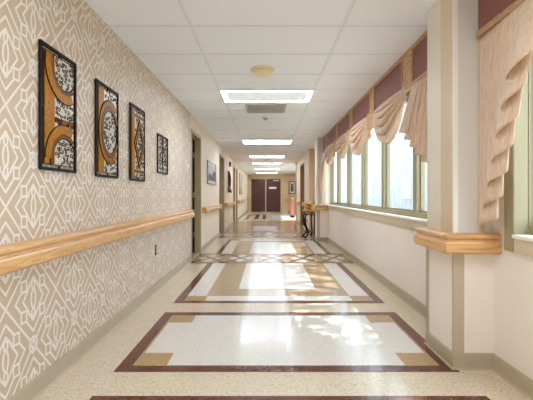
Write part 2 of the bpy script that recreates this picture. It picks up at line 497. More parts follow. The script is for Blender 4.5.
# trim post closing the right wall at the lobby
t = MB(); t.box(R2-.012, R2+.36, LOB0-.5, LOB0+.02, 0, CZ, 'jamb'); struct(t.build('trim_1'))
t = MB(); t.box(1.16, 1.34, YE-.08, YE, 0, CZ, 'tanwall'); t.box(-1.27, -1.12, YE-.08, YE, 0, CZ, 'tanwall'); struct(t.build('trim_2'))

# ------------------------------------------------------------------ windows
def window(n, y0, y1):
    w = thing('window_%d' % n, (XR+.1, (y0+y1)/2, WZ0)); struct(w)
    x0, x1 = XR+.062, XR+.145
    f = MB(); t = .05
    f.box(x0, x1, y0, y0+t, WZ0+.03, WZ1, 'frame_olive'); f.box(x0, x1, y1-t, y1, WZ0+.03, WZ1, 'frame_olive')
    f.box(x0, x1, y0+t, y1-t, WZ0+.03, WZ0+.085, 'frame_olive'); f.box(x0, x1, y0+t, y1-t, WZ1-.05, WZ1, 'frame_olive')
    xs = x0+.035
    for (a, b, c, d) in ((y0+t, y0+t+.02, WZ0+.085, WZ1-.05), (y1-t-.02, y1-t, WZ0+.085, WZ1-.05), (y0+t+.02, y1-t-.02, WZ0+.085, WZ0+.105), (y0+t+.02, y1-t-.02, WZ1-.07, WZ1-.05)):
        f.box(xs, x1-.01, a, b, c, d, 'frame_olive')
    f.build('window_frame', w)
    g = MB(); g.box(x0+.05, x0+.056, y0+t, y1-t, WZ0+.08, WZ1-.05, 'glass'); g.build('glass_pane', w)
k = 1
yy = BAY[1][0]-.07
for e in (3.87, 4.95, 6.02, 7.10, 8.18, 9.0):
    window(k, max(yy, BAY[1][0]), e); yy = e; k += 1
for a, b in ((1.07, 2.24), (-.16, 1.07), (-1.4, -.16)): window(k, a, b); k += 1
# sills and casings
def sill(y0, y1, n):
    s = MB()
    s.box(XR-.035, XR+.15, y0, y1, WZ0+.012, WZ0+.034, 'sill', .004)
    s.box(XR-.02, XR, y0, y1, WZ0-.07, WZ0+.012, 'apron')
    return struct(s.build('trim_%d' % n))
sill(2.83, 8.99, 3)
sill(-1.45, 2.19, 4)
c = MB(); c.box(XR-.022, XR+.07, 2.19, 2.28, WZ0-.07, WZ1+.03, 'frame_olive', .004); struct(c.build('trim_5'))
# lobby glazing
w = thing('window_%d' % k, (LOBX+.06, 18.6, 0)); struct(w)
f = MB()
for a in (17.0, 18.03, 19.1, 20.14): f.box(LOBX, LOBX+.1, a, a+.06, 0, 2.3, 'frame_olive')
for z in (0, 2.24): f.box(LOBX, LOBX+.1, 17.0, 20.2, z, z+.06, 'frame_olive')
f.build('window_frame', w)
g = MB(); g.box(LOBX+.05, LOBX+.056, 17.05, 20.15, .05, 2.25, 'glass'); g.build('glass_pane', w)

# ------------------------------------------------------------------ doors
def left_door(n, a, b, h, mode):
    d = thing('door_%d' % n, (XL, (a+b)/2, 0)); struct(d)
    f = MB(); p = .012; w = .055
    xi = XL-(.10 if mode == 'open' else .15)
    f.box(xi, XL+p, a-w, a, 0, h+w, 'jamb'); f.box(xi, XL+p, b, b+w, 0, h+w, 'jamb'); f.box(xi, XL+p, a, b, h, h+w, 'jamb')
    if mode != 'open':
        f.box(XL-.09, XL-.07, b-.016, b, 0, h, 'jamb'); f.box(XL-.09, XL-.07, a, a+.016, 0, h, 'jamb')
    f.build('door_frame', d)
    r = MB()
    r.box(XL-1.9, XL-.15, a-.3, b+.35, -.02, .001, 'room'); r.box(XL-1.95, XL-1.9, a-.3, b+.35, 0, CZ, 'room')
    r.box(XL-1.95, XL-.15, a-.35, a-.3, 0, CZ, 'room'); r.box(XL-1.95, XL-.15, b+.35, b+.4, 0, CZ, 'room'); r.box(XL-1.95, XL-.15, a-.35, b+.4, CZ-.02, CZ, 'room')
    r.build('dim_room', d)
    if mode == 'open':
        l = MB(); l.box(XL-1.0, XL-.102, b-.045, b-.002, .01, h-.01, 'leafdark', .003); leaf = l.build('door_leaf', d)
        for z in (.3, 1.05, 1.8):
            q = MB(); q.tube([(XL-.106, b-.052, z), (XL-.106, b-.052, z+.1)], .006, 'metal'); q.box(XL-.13, XL-.101, b-.05, b-.01, z, z+.1, 'metal'); q.build('hinge', leaf, origin=d.location).location = (0, 0, 0)
        s = MB(); s.box(XL-.05, XL-.02, b-.002, b+.001, .98, 1.08, 'metal'); s.build('strike_plate', d)
    else:
        l = MB(); l.box(XL-.145, XL-.1, a+.002, b-.002, .01, h-.005, 'browndoor' if n > 2 else 'leafdark', .003); leaf = l.build('door_leaf', d)
        q = MB(); q.tube([(XL-.1, a+.08, 1.0), (XL-.055, a+.08, 1.0), (XL-.055, a+.19, 1.0)], .009, 'metal'); q.build('door_handle', leaf, origin=d.location).location = (0, 0, 0)
for i, (a, b, h) in enumerate(OPEN): left_door(i+1, a, b, h, 'open' if i == 0 else 'closed')
# right-hand door past the console niche
d = thing('door_5', (R2, 13.4, 0)); struct(d)
f = MB(); a, b, h = RD
f.box(R2-.012, R2+.2, a-.05, a, 0, h+.05, 'browndoor'); f.box(R2-.012, R2+.2, b, b+.05, 0, h+.05, 'browndoor'); f.box(R2-.012, R2+.2, a, b, h, h+.05, 'browndoor'); f.build('door_frame', d)
l = MB(); l.box(R2+.15, R2+.19, a, b, .01, h, 'browndoor'); leaf = l.build('door_leaf', d)
q = MB(); q.tube([(R2+.15, a+.1, 1.0), (R2+.1, a+.1, 1.0), (R2+.1, a+.2, 1.0)], .009, 'metal'); q.build('door_handle', leaf, origin=d.location).location = (0, 0, 0)
# double doors on the end wall
d = thing('door_6', (-.07, YE, 0)); struct(d)
DX0, DX1, DH = -1.02, .88, 2.14
f = MB(); w = .07
f.box(DX0-w, DX0, YE-.04, YE, 0, DH+w, 'tanwall'); f.box(DX1, DX1+w, YE-.04, YE, 0, DH+w, 'tanwall'); f.box(DX0, DX1, YE-.04, YE, DH, DH+w, 'tanwall')
f.box(-.115, -.045, YE-.05, YE, 0, DH, 'jamb'); f.build('door_frame', d)
for a, b in ((DX0+.005, -.12), (-.04, DX1-.005)):
    l = MB(); l.box(a, b, YE-.035, YE-.001, .01, DH-.005, 'maroon', .003); leaf = l.build('door_leaf', d)
    q = MB(); q.box(a+.06, b-.06, YE-.075, YE-.055, .98, 1.02, 'maroon'); q.box(a+.06, a+.1, YE-.055, YE-.035, .97, 1.03, 'maroon'); q.box(b-.1, b-.06, YE-.055, YE-.035, .97, 1.03, 'maroon')
    q.build('push_bar', leaf, origin=d.location).location = (0, 0, 0)
    if a > -.1:
        q = MB(); q.box(.14, .6, YE-.042, YE-.035, 1.5, 1.62, 'white'); q.build('door_sign', leaf, origin=d.location).location = (0, 0, 0)
        q = MB(); q.box(.4, .78, YE-.1, YE-.035, 2.0, 2.07, 'metal', .006); q.build('door_closer', leaf, origin=d.location).location = (0, 0, 0)

# ------------------------------------------------------------------ oak rails
RP = [(0, .738), (.080, .738), (.094, .750), (.094, .802), (.088, .812), (.076, .815), (.072, .822), (.074, .829), (.084, .833), (.088, .840), (.087, .852), (.078, .861), (0, .861)]
def rail(path, label, side, grain='oak', name='handrail', cat='handrail', group=None, endcap=True):
    t = thing(name, (path[0][0], path[0][1], .8), label, cat, group)
    r = MB(); r.sweep(path, RP, grain, side=side); r.build('rail_profile', t)
    return t
G = 'oak handrails along the left wall'
def lrail(a, b, label):
    t = rail([(XL, a), (XL, b)], label, -1, group=G)
    for y in (b, a-.006):
        e = MB(); e.box(XL, XL+.09, y, y+.006, .742, .858, 'oakx', .002); e.build('end_cap', t)
lrail(YB+.05, 6.2, 'long oak handrail running along the patterned wallpaper under the four art panels')
lrail(7.45, 10.08, 'oak handrail on the left wall under the wide black and white framed print')
lrail(11.36, 14.15, 'oak handrail on the left wall under the dark wall sculpture')
lrail(16.5, 20.0, 'short oak handrail on the left wall below the tall pale framed print')
def brail(c, label):
    t = thing('bumper_rail', (XC, c[0], .8), label, 'handrail', 'oak bumper rails around the columns')
    r = MB()
    r.sweep([(XC, c[1]+.04), (XC, c[0])], RP, 'oak', side=-1)
    r2 = MB(); r2.sweep([(XC, c[1]+.02), (XC, c[0]), (XR-.004, c[0])], RP, 'oak', side=-1)
    # split the mitred sweep: side length and front length carry grain along themselves
    k = len(RP)
    n = MB(); n.v = r2.v; n.f = r2.f[:k]+[r2.f[2*k]]; n.mi = [0]*len(n.f); n.sm = [False]*len(n.f); n.mats = ['oak']
    n.build('side_length', t)
    n = MB(); n.v = r2.v; n.f = r2.f[k:2*k]+[r2.f[2*k+1]]; n.mi = [0]*len(n.f); n.sm = [False]*len(n.f); n.mats = ['oakx']
    n.build('front_length', t)
brail(CA, 'oak bumper rail wrapped around the large near column on the right')
brail(CB, 'oak bumper rail wrapped around the far column next to the console table')
rail([(R2-.005, 11.3), (R2-.005, 12.6)], 'short oak handrail on the right wall just past the console table', 1)
rail([(R2, 14.15), (R2, 15.7)], 'short oak handrail on the right wall just past the brown side door', 1)
rail([(-1.27, YE-.081), (-1.1, YE-.081)], 'short oak handrail end on the end wall left of the maroon doors', -1, 'oakx')
rail([(1.1, YE-.081), (1.98, YE-.081)], 'short oak handrail on the end wall right of the maroon doors, under a framed picture', -1, 'oakx')

# ------------------------------------------------------------------ art panels on the wallpaper
AX = XL+.014
def clipfn(kind, a, b):
    return True
def art(y0, y1, z0, z1, label, kind):
    W, H = y1-y0, z1-z0
    t = thing('art_panel', (XL, (y0+y1)/2, (z0+z1)/2), label, 'wall art', 'metal art panels in a row on the wallpaper')
    P = lambda a, b, x=0: (AX+x, y0+a*W, z0+b*H)      # a,b in 0..1
    PM = lambda a, b, x=0: (AX+x, y0+a, z0+b)
    f = MB(); r = .009
    f.box(AX-.006, AX+.006, y0, y0+2*r, z0, z1, 'artdark'); f.box(AX-.006, AX+.006, y1-2*r, y1, z0, z1, 'artdark')
    f.box(AX-.006, AX+.006, y0+2*r, y1-2*r, z0, z0+2*r, 'artdark'); f.box(AX-.006, AX+.006, y0+2*r, y1-2*r, z1-2*r, z1, 'artdark')
    for a in (.12, .88):
        for b in (.06, .94): f.tube([(XL, y0+a*W, z0+b*H), (AX, y0+a*W, z0+b*H)], .005, 'artdark', 6)
    if kind != 'scroll':   # inner frame carried by short studs
        i = .035
        f.tube([PM(i, i), PM(W-i, i), PM(W-i, H-i), PM(i, H-i)], .004, 'artdark', 6, True)
        for (a, b, c, e) in ((W*.5, 0, W*.5, i), (W*.5, H-i, W*.5, H), (0, H*.5, i, H*.5), (W-i, H*.5, W, H*.5)):
            f.tube([PM(a, b), PM(c, e)], .006, 'artdark', 6)
    f.build('frame', t)
    am = MB(); br = MB(); pe = MB(); sc = MB()
    xa = -.004
    def plate(mb, pts, m, th=.008, x=0):   # extruded plan polygon
        n = len(pts)
        v = [PM(a, b, x) for a, b in pts]+[PM(a, b, x+th) for a, b in pts]
        mb.faces(v, [tuple(range(n))[::-1], tuple(range(n, 2*n))]+[(k, (k+1) % n, (k+1) % n+n, k+n) for k in range(n)], m)
    def arcband(mb, cx, cz, r0, r1, a0, a1, m, th=.012, x=0, asp=1, n=28):
        for k in range(n):
            p, q = a0+(a1-a0)*k/n, a0+(a1-a0)*(k+1)/n
            pts = [(cx+r0*math.cos(p), cz+r0*asp*math.sin(p)), (cx+r1*math.cos(p), cz+r1*asp*math.sin(p)), (cx+r1*math.cos(q), cz+r1*asp*math.sin(q)), (cx+r0*math.cos(q), cz+r0*asp*math.sin(q))]
            if all(.03 <= a <= W-.03 and .03 <= b <= H-.03 for a, b in pts): plate(mb, pts, m, th, x)
    def arcline(cx, cz, rr, a0, a1, asp=1, n=30):
        seg = []
        for k in range(n+1):
            p = a0+(a1-a0)*k/n; a, b = cx+rr*math.cos(p), cz+rr*asp*math.sin(p)
            if .028 <= a <= W-.028 and .028 <= b <= H-.028: seg.append(PM(a, b, .008))
            else:
                if len(seg) > 1: f2.tube(seg, .0045, 'artdark', 6)
                seg = []
        if len(seg) > 1: f2.tube(seg, .0045, 'artdark', 6)
    f2 = MB()
    def scrolls(inside, m, n=70, rad=.017):
        rng = random.Random(hash(kind) % 1000 if False else {'arcs': 3, 'ring': 5, 'diamond': 8, 'scroll': 11}[kind])
        pts = []
        for _ in range(6000):
            a, b = rng.uniform(.04, W-.04), rng.uniform(.04, H-.04)
            if inside(a, b) and all((a-c)**2+(b-e)**2 > (rad*1.35)**2 for c, e in pts): pts.append((a, b))
            if len(pts) >= n: break
        for a, b in pts:
            r0 = rad*rng.uniform(.8, 1.1); ph = rng.uniform(0, 2*PI); sg = rng.choice((-1, 1))
            f2_pts = [PM(a+r0*(1-.78*s/11)*math.cos(ph+sg*s*.55), b+r0*(1-.78*s/11)*math.sin(ph+sg*s*.55), .010) for s in range(12)]
            sc.tube(f2_pts, .0023, m, 5)
    if kind == 'arcs':
        plate(am, [(.04, .04), (.14, .04), (.14, H-.04), (.04, H-.04)], 'amber', .006)
        plate(pe, [(.14, .04), (W-.04, .04), (W-.04, H-.04), (.14, H-.04)], 'pearl', .004)
        for cz in (H-.09, .07):
            arcband(am, W-.15, cz, .158, .212, 0, 2*PI, 'amber'); br = MB(); arcband(br, W-.15, cz, .134, .158, 0, 2*PI, 'bronze', .011); br.build('bronze_band', t); br = MB()
            for rr in (.134, .158, .213): arcline(W-.15, cz, rr, 0, 2*PI)
        plate(br, [(.14, H*.40), (W-.04, H*.40), (W-.04, H*.40+.03), (.14, H*.40+.03)], 'bronze', .008)
        ins = lambda a, b: a > .15 and not any(.125 < math.hypot(a-W+.15, b-c) < .22 for c in (H-.09, .07))
        scrolls(ins, 'artdark', 95, .015)
    elif kind == 'ring':
        plate(am, [(.04, .04), (.13, .04), (.13, H-.04), (.04, H-.04)], 'amber', .006)
        plate(pe, [(.13, .04), (W-.04, .04), (W-.04, H-.04), (.13, H-.04)], 'pearl', .004)
        cx, cz = W*.56, H*.5
        arcband(br, cx, cz, .135, .165, 0, 2*PI, 'bronze', .012, 0, 1.25); arcband(am, cx, cz, .165, .20, 0, 2*PI, 'amber', .011, 0, 1.25)
        for rr in (.134, .165, .201): arcline(cx, cz, rr, 0, 2*PI, 1.25)
        for b in (): plate(br, [(.13, H*b-.012), (W-.04, H*b-.012), (W-.04, H*b+.012), (.13, H*b+.012)], 'bronze', .008)
        ins = lambda a, b: (a > .14 and (b < H*.2 or b > H*.8)) or math.hypot(a-cx, (b-cz)/1.25) < .12
        scrolls(ins, 'artdark', 80, .015)
    elif kind == 'diamond':
        plate(am, [(.04, .04), (.11, .04), (.11, H-.04), (.04, H-.04)], 'amber', .006)
        plate(pe, [(.11, .04), (W-.04, .04), (W-.04, H-.04), (.11, H-.04)], 'pearl', .004)
        cx, cz, hw, hh = W*.55, H*.5, .145, .235
        def dia(s): return [(cx, cz+hh*s), (cx+hw*s, cz), (cx, cz-hh*s), (cx-hw*s, cz)]
        o_, i_ = dia(1.0), dia(.72)
        for k in range(4): plate(am, [o_[k], o_[(k+1) % 4], i_[(k+1) % 4], i_[k]], 'amber', .013)
        for s in (1.0, .72): f2.tube([PM(a, b, .012) for a, b in dia(s)], .0045, 'artdark', 6, True)
        for b in (.13, .87):
            br = MB(); plate(br, [(.11, H*b-.014), (W-.04, H*b-.014), (W-.04, H*b+.014), (.11, H*b+.014)], 'bronze', .008); br.build('bronze_band', t)
        br = MB()
        ins = lambda a, b: a > .12 and ((abs(a-cx)/hw+abs(b-cz)/hh) < .62 or (abs(a-cx)/hw+abs(b-cz)/hh) > 1.14) and not any(abs(b-H*k) < .025 for k in (.13, .87))
        scrolls(ins, 'artdark', 85, .015)
    else:
        for a in (.5,): f2.tube([PM(W*a, .01, 0), PM(W*a, H-.01, 0)], .005, 'artdark', 6)
        for b in (.33, .67): f2.tube([PM(.01, H*b, 0), PM(W-.01, H*b, 0)], .005, 'artdark', 6)
        scrolls(lambda a, b: True, 'artdark', 70, .026)
    if am.v: am.build('amber_glass', t)
    if br.v: br.build('bronze_band', t)
    if pe.v: pe.build('mosaic_ground', t)
    if f2.v: f2.build('metal_outline', t)
    sc.build('scrollwork', t)['kind'] = 'stuff'
art(2.11, 2.51, 1.242, 1.962, 'tall bronze and amber art panel with two big arcs, nearest of the row on wallpaper', 'arcs')
art(2.80, 3.22, 1.238, 1.955, 'tall amber art panel with one central ring, on patterned wallpaper', 'ring')
art(3.50, 3.92, 1.235, 1.952, 'tall amber art panel with a diamond in its centre, on patterned wallpaper', 'diamond')
art(4.38, 4.83, 1.355, 1.81, 'small square black scrollwork metal panel, past the three amber art panels', 'scroll')

# small wall fittings on the left
t = thing('wall_outlet', (XL, 4.36, .47), 'dark outlet plate on the wallpaper below the oak handrail', 'outlet')
b_ = MB(); b_.box(XL, XL+.006, 4.325, 4.395, .415, .53, 'dark', .002); b_.build('cover_plate', t)
for z in (.44, .485):
    b_ = MB(); b_.box(XL+.006, XL+.009, 4.343, 4.377, z, z+.028, 'vent', .001); b_.build('socket', t)
t = thing('thermostat', (XL, 6.1, 1.52), 'tiny white thermostat on the wallpaper beside the open doorway', 'thermostat')
b_ = MB(); b_.box(XL, XL+.03, 6.06, 6.13, 1.5, 1.6, 'white', .005); b_.build('housing', t)
b_ = MB(); b_.box(XL+.03, XL+.033, 6.075, 6.115, 1.51, 1.535, 'dark'); b_.build('display', t)

# framed pictures
def framed(y0, y1, z0, z1, label, frame, kind):
    t = thing('framed_print', (XL, (y0+y1)/2, (z0+z1)/2), label, 'picture')
    f = MB(); w = .03
    for a, b, c, d in ((y0, y0+w, z0, z1), (y1-w, y1, z0, z1), (y0+w, y1-w, z0, z0+w), (y0+w, y1-w, z1-w, z1)):
        f.box(XL, XL+.03, a, b, c, d, frame, .003)
    f.build('frame', t)
    m = MB(); m.box(XL, XL+.012, y0+w, y1-w, z0+w, z1-w, 'matboard'); m.build('mat', t)
    p = MB(); x = XL+.014; k = .07 if kind == 'city' else .04
    a, b, c, d = y0+k, y1-k, z0+k, z1-k
    p.box(XL+.011, x, a, b, c, d, 'p_sky')
    rng = random.Random(4)
    if kind == 'city':
        p.box(x-.002, x+.0006, a, b, c, c+(d-c)*.22, 'p_mid')
        n = 9
        for i in range(n):
            q0 = a+(b-a)*i/n; q1 = q0+(b-a)/n*.9; h = c+(d-c)*(.35+.4*rng.random())
            p.box(x-.002, x+.001, q0, q1, c+(d-c)*.15, h, 'p_dark' if i % 3 else 'p_mid')
            for r_ in range(2): p.box(x, x+.0014, q0+.02, q0+.04, c+(d-c)*(.22+.12*r_), c+(d-c)*(.28+.12*r_), 'p_sky')
    else:
        p.box(x-.002, x+.001, a, b, c, c+(d-c)*.3, 'p_tall')
        p.box(x-.002, x+.001, a+(b-a)*.4, a+(b-a)*.6, c, c+(d-c)*.75, 'p_tall2')
    p.build('print', t)
M['p_tall'] = mat('print_straw', srgb(196, 176, 130), .6, noise=.1, nscale=8)
M['p_tall2'] = mat('print_sage', srgb(150, 142, 104), .6, noise=.15, nscale=10)
framed(8.05, 9.35, 1.34, 1.84, 'wide framed black and white print of buildings on the left wall between two doorways', 'picframe', 'city')
framed(17.3, 19.4, 1.12, 2.1, 'tall pale framed print on the left wall near the maroon doors', 'gold', 'pale')
# wall sculpture
t = thing('wall_sculpture', (XL, 12.4, 1.55), 'dark curved metal wall sculpture between the second and third doorways on the left', 'sculpture')
M['p_scul'] = mat('sculpture_brown', srgb(98, 62, 46), .45, .2, noise=.2, nscale=20)
s = MB(); s.tube([(XL+.05, 12.15, 1.86), (XL+.07, 12.2, 1.7), (XL+.06, 12.35, 1.55), (XL+.06, 12.33, 1.42), (XL+.05, 12.6, 1.26)], lambda q: .015+.04*math.sin(PI*min(1, q*.9+.1)), 'p_scul', 10); s.build('curved_body', t)
s = MB()
for k in range(5): s.tube([(XL+.05, 12.3, 1.34), (XL+.07, 12.05+.2*k, 1.27-.02*k), (XL+.05, 11.95+.25*k, 1.18)], lambda q: .035*(1-q)+.006, 'p_scul', 8)
s.build('leaf_blades', t)
# fire alarm
t = thing('fire_alarm', (XL, 12.9, 2.0), 'small red fire alarm high on the left wall above the wall sculpture', 'alarm')
b_ = MB(); b_.box(XL, XL+.05, 12.8, 13.0, 2.06, 2.22, 'red', .006); b_.build('housing', t)
b_ = MB(); b_.box(XL+.05, XL+.07, 12.85, 12.95, 2.15, 2.2, 'white', .004); b_.build('strobe', t)
# picture on the end wall
t = thing('framed_picture', (1.62, YE, 1.5), 'dark framed picture with white mat on the end wall right of the maroon doors', 'picture')
f = MB(); x0, x1, z0, z1 = 1.42, 1.83, 1.18, 1.98
for a, b, c, e in ((x0, x0+.04, z0, z1), (x1-.04, x1, z0, z1), (x0+.04, x1-.04, z0, z0+.04), (x0+.04, x1-.04, z1-.04, z1)): f.box(a, b, YE-.03, YE, c, e, 'artdark', .003)
f.build('frame', t)
f = MB(); f.box(x0+.04, x1-.04, YE-.012, YE, z0+.04, z1-.04, 'matboard'); f.build('mat', t)
f = MB(); f.box(x0+.11, x1-.11, YE-.014, YE-.01, z0+.14, z1-.14, 'p_mid'); f.box(x0+.15, x1-.2, YE-.015, YE-.012, z0+.14, z0+.45, 'p_dark'); f.build('print', t)

# ------------------------------------------------------------------ ceiling fixtures
LG = 'white ceiling light panels down the hall'
def light(y, label):
    t = thing('ceiling_light', (0, y, CZ), label, 'ceiling light', LG)
    f = MB(); a, b = .61, .305
    for x0, x1, q0, q1 in ((-a, -a+.012, y-b, y+b), (a-.012, a, y-b, y+b), (-a+.012, a-.012, y-b, y-b+.012), (-a+.012, a-.012, y+b-.012, y+b)): f.box(x0, x1, q0, q1, CZ-.014, CZ, 'white')
    f.build('frame', t)
    s = MB(); w = .062; i = .012; z = CZ-.009
    for x0, x1, q0, q1 in ((-a+i, -a+i+w, y-b+i, y+b-i), (a-i-w, a-i, y-b+i, y+b-i), (-a+i+w, a-i-w, y-b+i, y-b+i+w), (-a+i+w, a-i-w, y+b-i-w, y+b-i)):
        s.poly([(x0, q0, z), (x0, q1, z), (x1, q1, z), (x1, q0, z)], 'lamp')
    s.build('light_strip', t, recalc=False)
    c = MB(); c.poly([(-a+i+w, y-b+i+w, z), (-a+i+w, y+b-i-w, z), (a-i-w, y+b-i-w, z), (a-i-w, y-b+i+w, z)], 'lampc'); c.build('diffuser', t, recalc=False)
for y, l in ((-3.0, 'lit ceiling light panel behind the viewpoint, over the start of the hall'), (.9, 'lit ceiling light panel overhead, nearest the viewpoint'),
             (5.22, 'lit rectangular ceiling light panel beside the beige dome and grey vent'), (9.7, 'second lit ceiling light panel, just past the smoke detector'),
             (13.4, 'third lit ceiling light panel, over the dark wall sculpture stretch'), (16.1, 'fourth lit ceiling light panel, just past the small hanging dome'),
             (19.7, 'fifth lit ceiling light panel, over the lobby'), (23.3, 'lit ceiling light panel closest to the maroon doors')): light(y, l)
def dome(x, y, s, label):
    t = thing('ceiling_dome', (x, y, CZ), label, 'ceiling dome', 'beige ceiling domes')
    b_ = MB(); b_.lathe([(.0001, 0), (.13*s, 0), (.132*s, -.012), (.125*s, -.02), (.0001, -.02)], (x, y, CZ), 'beige', 28); b_.build('rim', t)
    b_ = MB(); b_.lathe([(.0001, -.018), (.112*s, -.018), (.10*s, -.045), (.075*s, -.066), (.04*s, -.078), (.0001, -.08)], (x, y, CZ), 'beige', 28); b_.build('dome', t)
dome(-.05, 4.12, 1, 'beige round dome on the ceiling in front of the first light panel')
dome(-.03, 14.6, .95, 'small beige dome far down the ceiling between the third and fourth light panels')
t = thing('ceiling_vent', (-.02, 5.98, CZ), 'square grey ceiling vent grille behind the first light panel', 'vent')
b_ = MB()
for x0, x1, q0, q1 in ((-.33, -.295, 5.7, 6.26), (.255, .29, 5.7, 6.26), (-.295, .255, 5.7, 5.73), (-.295, .255, 6.23, 6.26)): b_.box(x0, x1, q0, q1, CZ-.012, CZ-.002, 'vent')
b_.build('frame', t)
b_ = MB(); b_.box(-.295, .255, 5.73, 6.23, CZ-.004, CZ-.001, 'ventdark'); b_.build('backing', t)
b_ = MB()
for k in range(16): b_.box(-.295, .255, 5.735+k*.031, 5.748+k*.031, CZ-.011, CZ-.005, 'vent')
b_.build('slats', t)
t = thing('smoke_detector', (-.02, 6.62, CZ), 'small white smoke detector on the ceiling just past the vent grille', 'smoke detector')
b_ = MB(); b_.lathe([(.0001, 0), (.06, 0), (.06, -.012), (.0001, -.012)], (-.02, 6.62, CZ), 'white', 20); b_.build('base', t)
b_ = MB(); b_.lathe([(.0001, -.012), (.045, -.012), (.048, -.03), (.03, -.045), (.0001, -.047)], (-.02, 6.62, CZ), 'vent', 20); b_.build('sensor', t)
b_ = MB(); b_.lathe([(.0001, -.047), (.016, -.047), (.012, -.058), (.0001, -.058)], (-.02, 6.62, CZ), 'dark', 12); b_.build('sensor_tip', t)

# ------------------------------------------------------------------ window treatments
VX, VZ = 1.33, 2.09
def valance(y0, y1, label, strips):
    t = thing('valance_board', (VX, (y0+y1)/2, VZ), label, 'valance', 'maroon valance boards over the windows')
    b_ = MB(); b_.box(VX, VX+.02, y0, y1, VZ+.035, CZ-.025, 'maroonfab'); b_.build('fabric_face', t)
    b_ = MB(); b_.sweep([(VX+.012, y0), (VX+.012, y1)], [(0, CZ-.03), (.02, CZ-.03), (.03, CZ-.012), (.03, CZ-.001), (0, CZ-.001)], 'gold', side=1); b_.build('top_trim', t)
    b_ = MB(); b_.sweep([(VX+.012, y0), (VX+.012, y1)], [(0, VZ), (.024, VZ), (.03, VZ+.012), (.024, VZ+.022), (.026, VZ+.036), (.012, VZ+.042), (0, VZ+.042)], 'gold', side=1); b_.build('bottom_trim', t)
    b_ = MB()
    b_.box(VX+.02, XR+.04, y0, y1, CZ-.03, CZ-.004, 'maroonfab'); b_.build('top_board', t)
    for y, w in strips:
        b_ = MB()
        v = [(y-w/2, VZ+.01), (y+w/2, VZ+.01), (y+w*.38, VZ+.18), (y+w/2, CZ-.026), (y-w/2, CZ-.026), (y-w*.38, VZ+.18)]
        n = len(v); vs = [(VX-.012, a, z) for a, z in v]+[(VX, a, z) for a, z in v]
        b_.faces(vs, [tuple(range(n)), tuple(range(n, 2*n))[::-1]]+[(k, (k+1) % n, (k+1) % n+n, k+n) for k in range(n)], 'floral')
        for e in (-1, 1): b_.box(VX-.016, VX, y+e*w/2-.008, y+e*w/2+.008, VZ+.01, CZ-.026, 'gold')
        b_.build('floral_strip', t)
valance(2.83, 8.985, 'long maroon valance board with floral strips above the far row of windows', [(3.6, .26), (4.8, .2), (6.0, .2), (7.22, .18), (8.5, .16)])
valance(-1.4, 2.405, 'near maroon valance board at the right edge with gold bottom trim', [(1.2, .26)])

def cascade(yl, ys, zl, zs, label, dx=0, name='cascade_curtain', grp='peach cascade curtains beside the windows'):
    # accordion-folded tail: long next to the column, stepping up away from it
    t = MB(); n = 7; fwd, back = .30, .18; d = ys-yl
    seg = [fwd if k % 2 == 0 else -back for k in range(2*n-1)]
    fine = []; p = 0.0; T = sum(abs(q) for q in seg); Lr = 0.0
    mx = n*fwd-(n-1)*back
    for k, q in enumerate(seg):
        for i in range(9):
            e = i/9
            fine.append((p+q*(.5-.5*math.cos(PI*e)) if True else 0, k+e, (Lr+abs(q)*e)/T))
        p += q; Lr += abs(q)
    fine.append((p, len(seg), 1.0))
    nu, nv = len(fine)-1, 26
    v = []
    for i, (a, ly, u) in enumerate(fine):
        zb = zl+(zs-zl)*u
        for j in range(nv+1):
            w = j/nv
            z = VZ-.004+(zb-VZ+.004)*w
            x = VX+.012-(.003+.0095*w)*ly+dx*w-.016*w*math.sin(PI*ly)
            v.append((x, yl+d*(a/mx), z+.004*math.sin(PI*ly)*w))
    f = [(i*(nv+1)+j, (i+1)*(nv+1)+j, (i+1)*(nv+1)+j+1, i*(nv+1)+j+1) for i in range(nu) for j in range(nv)]
    t.faces(v, f, 'drape', True)
    o = t.build(name, solid=.003, recalc=False, origin=(VX, (yl+ys)/2, VZ))
    return tag(o, label, 'curtain', grp)
cascade(2.405, 1.70, .885, 1.75, 'large peach cascade curtain hanging in front of the near column at right, stepped zigzag hem')
cascade(2.88, 3.42, 1.2, 1.66, 'peach cascade curtain just behind the near column, beside the largest swag')
cascade(8.96, 8.45, .885, 1.45, 'peach cascade curtain hanging against the far column, above its oak rail', -.05)

def swag(y0, y1, drop, label):
    t = MB(); nf = 5
    def fn(u, v):
        s = math.sin(PI*u)
        sag = (s**.85)
        z = VZ+.03 - .10*v*(1-sag*.5) - drop*sag*(.04+.96*v)*1.0
        bulge = .02+.075*s**.6*math.sin(PI*min(1, .15+v*.8))
        ridge = .068*(s**.6)*(.5-abs(math.sin(PI*nf*v+.35*math.sin(3*u))))*(.4+.6*min(1, v*2.2))*-1
        x = VX-.004-bulge-ridge
        yy = y0+(y1-y0)*u+.012*math.sin(2*PI*nf*v)*(1-s)
        z += .012*math.cos(2*PI*nf*v)*s
        return (x, yy, z)
    t.grid(fn, 40, 84, 'drape')
    o = t.build('swag_curtain', solid=.003, recalc=False, origin=(VX, (y0+y1)/2, VZ))
    return tag(o, label, 'curtain', 'draped peach swags over the windows')
swag(3.6, 4.63, .43, 'largest draped peach swag, on the window next to the near column')
swag(4.95, 5.93, .42, 'second draped peach swag from the near column, past the first floral tail')
swag(6.07, 7.08, .36, 'third draped peach swag from the near column, between two floral strips')
swag(7.36, 8.38, .36, 'farthest draped peach swag, next to the far column')
swag(.6, 1.64, .5, 'draped peach swag at the far right edge beside the big cascade curtain')

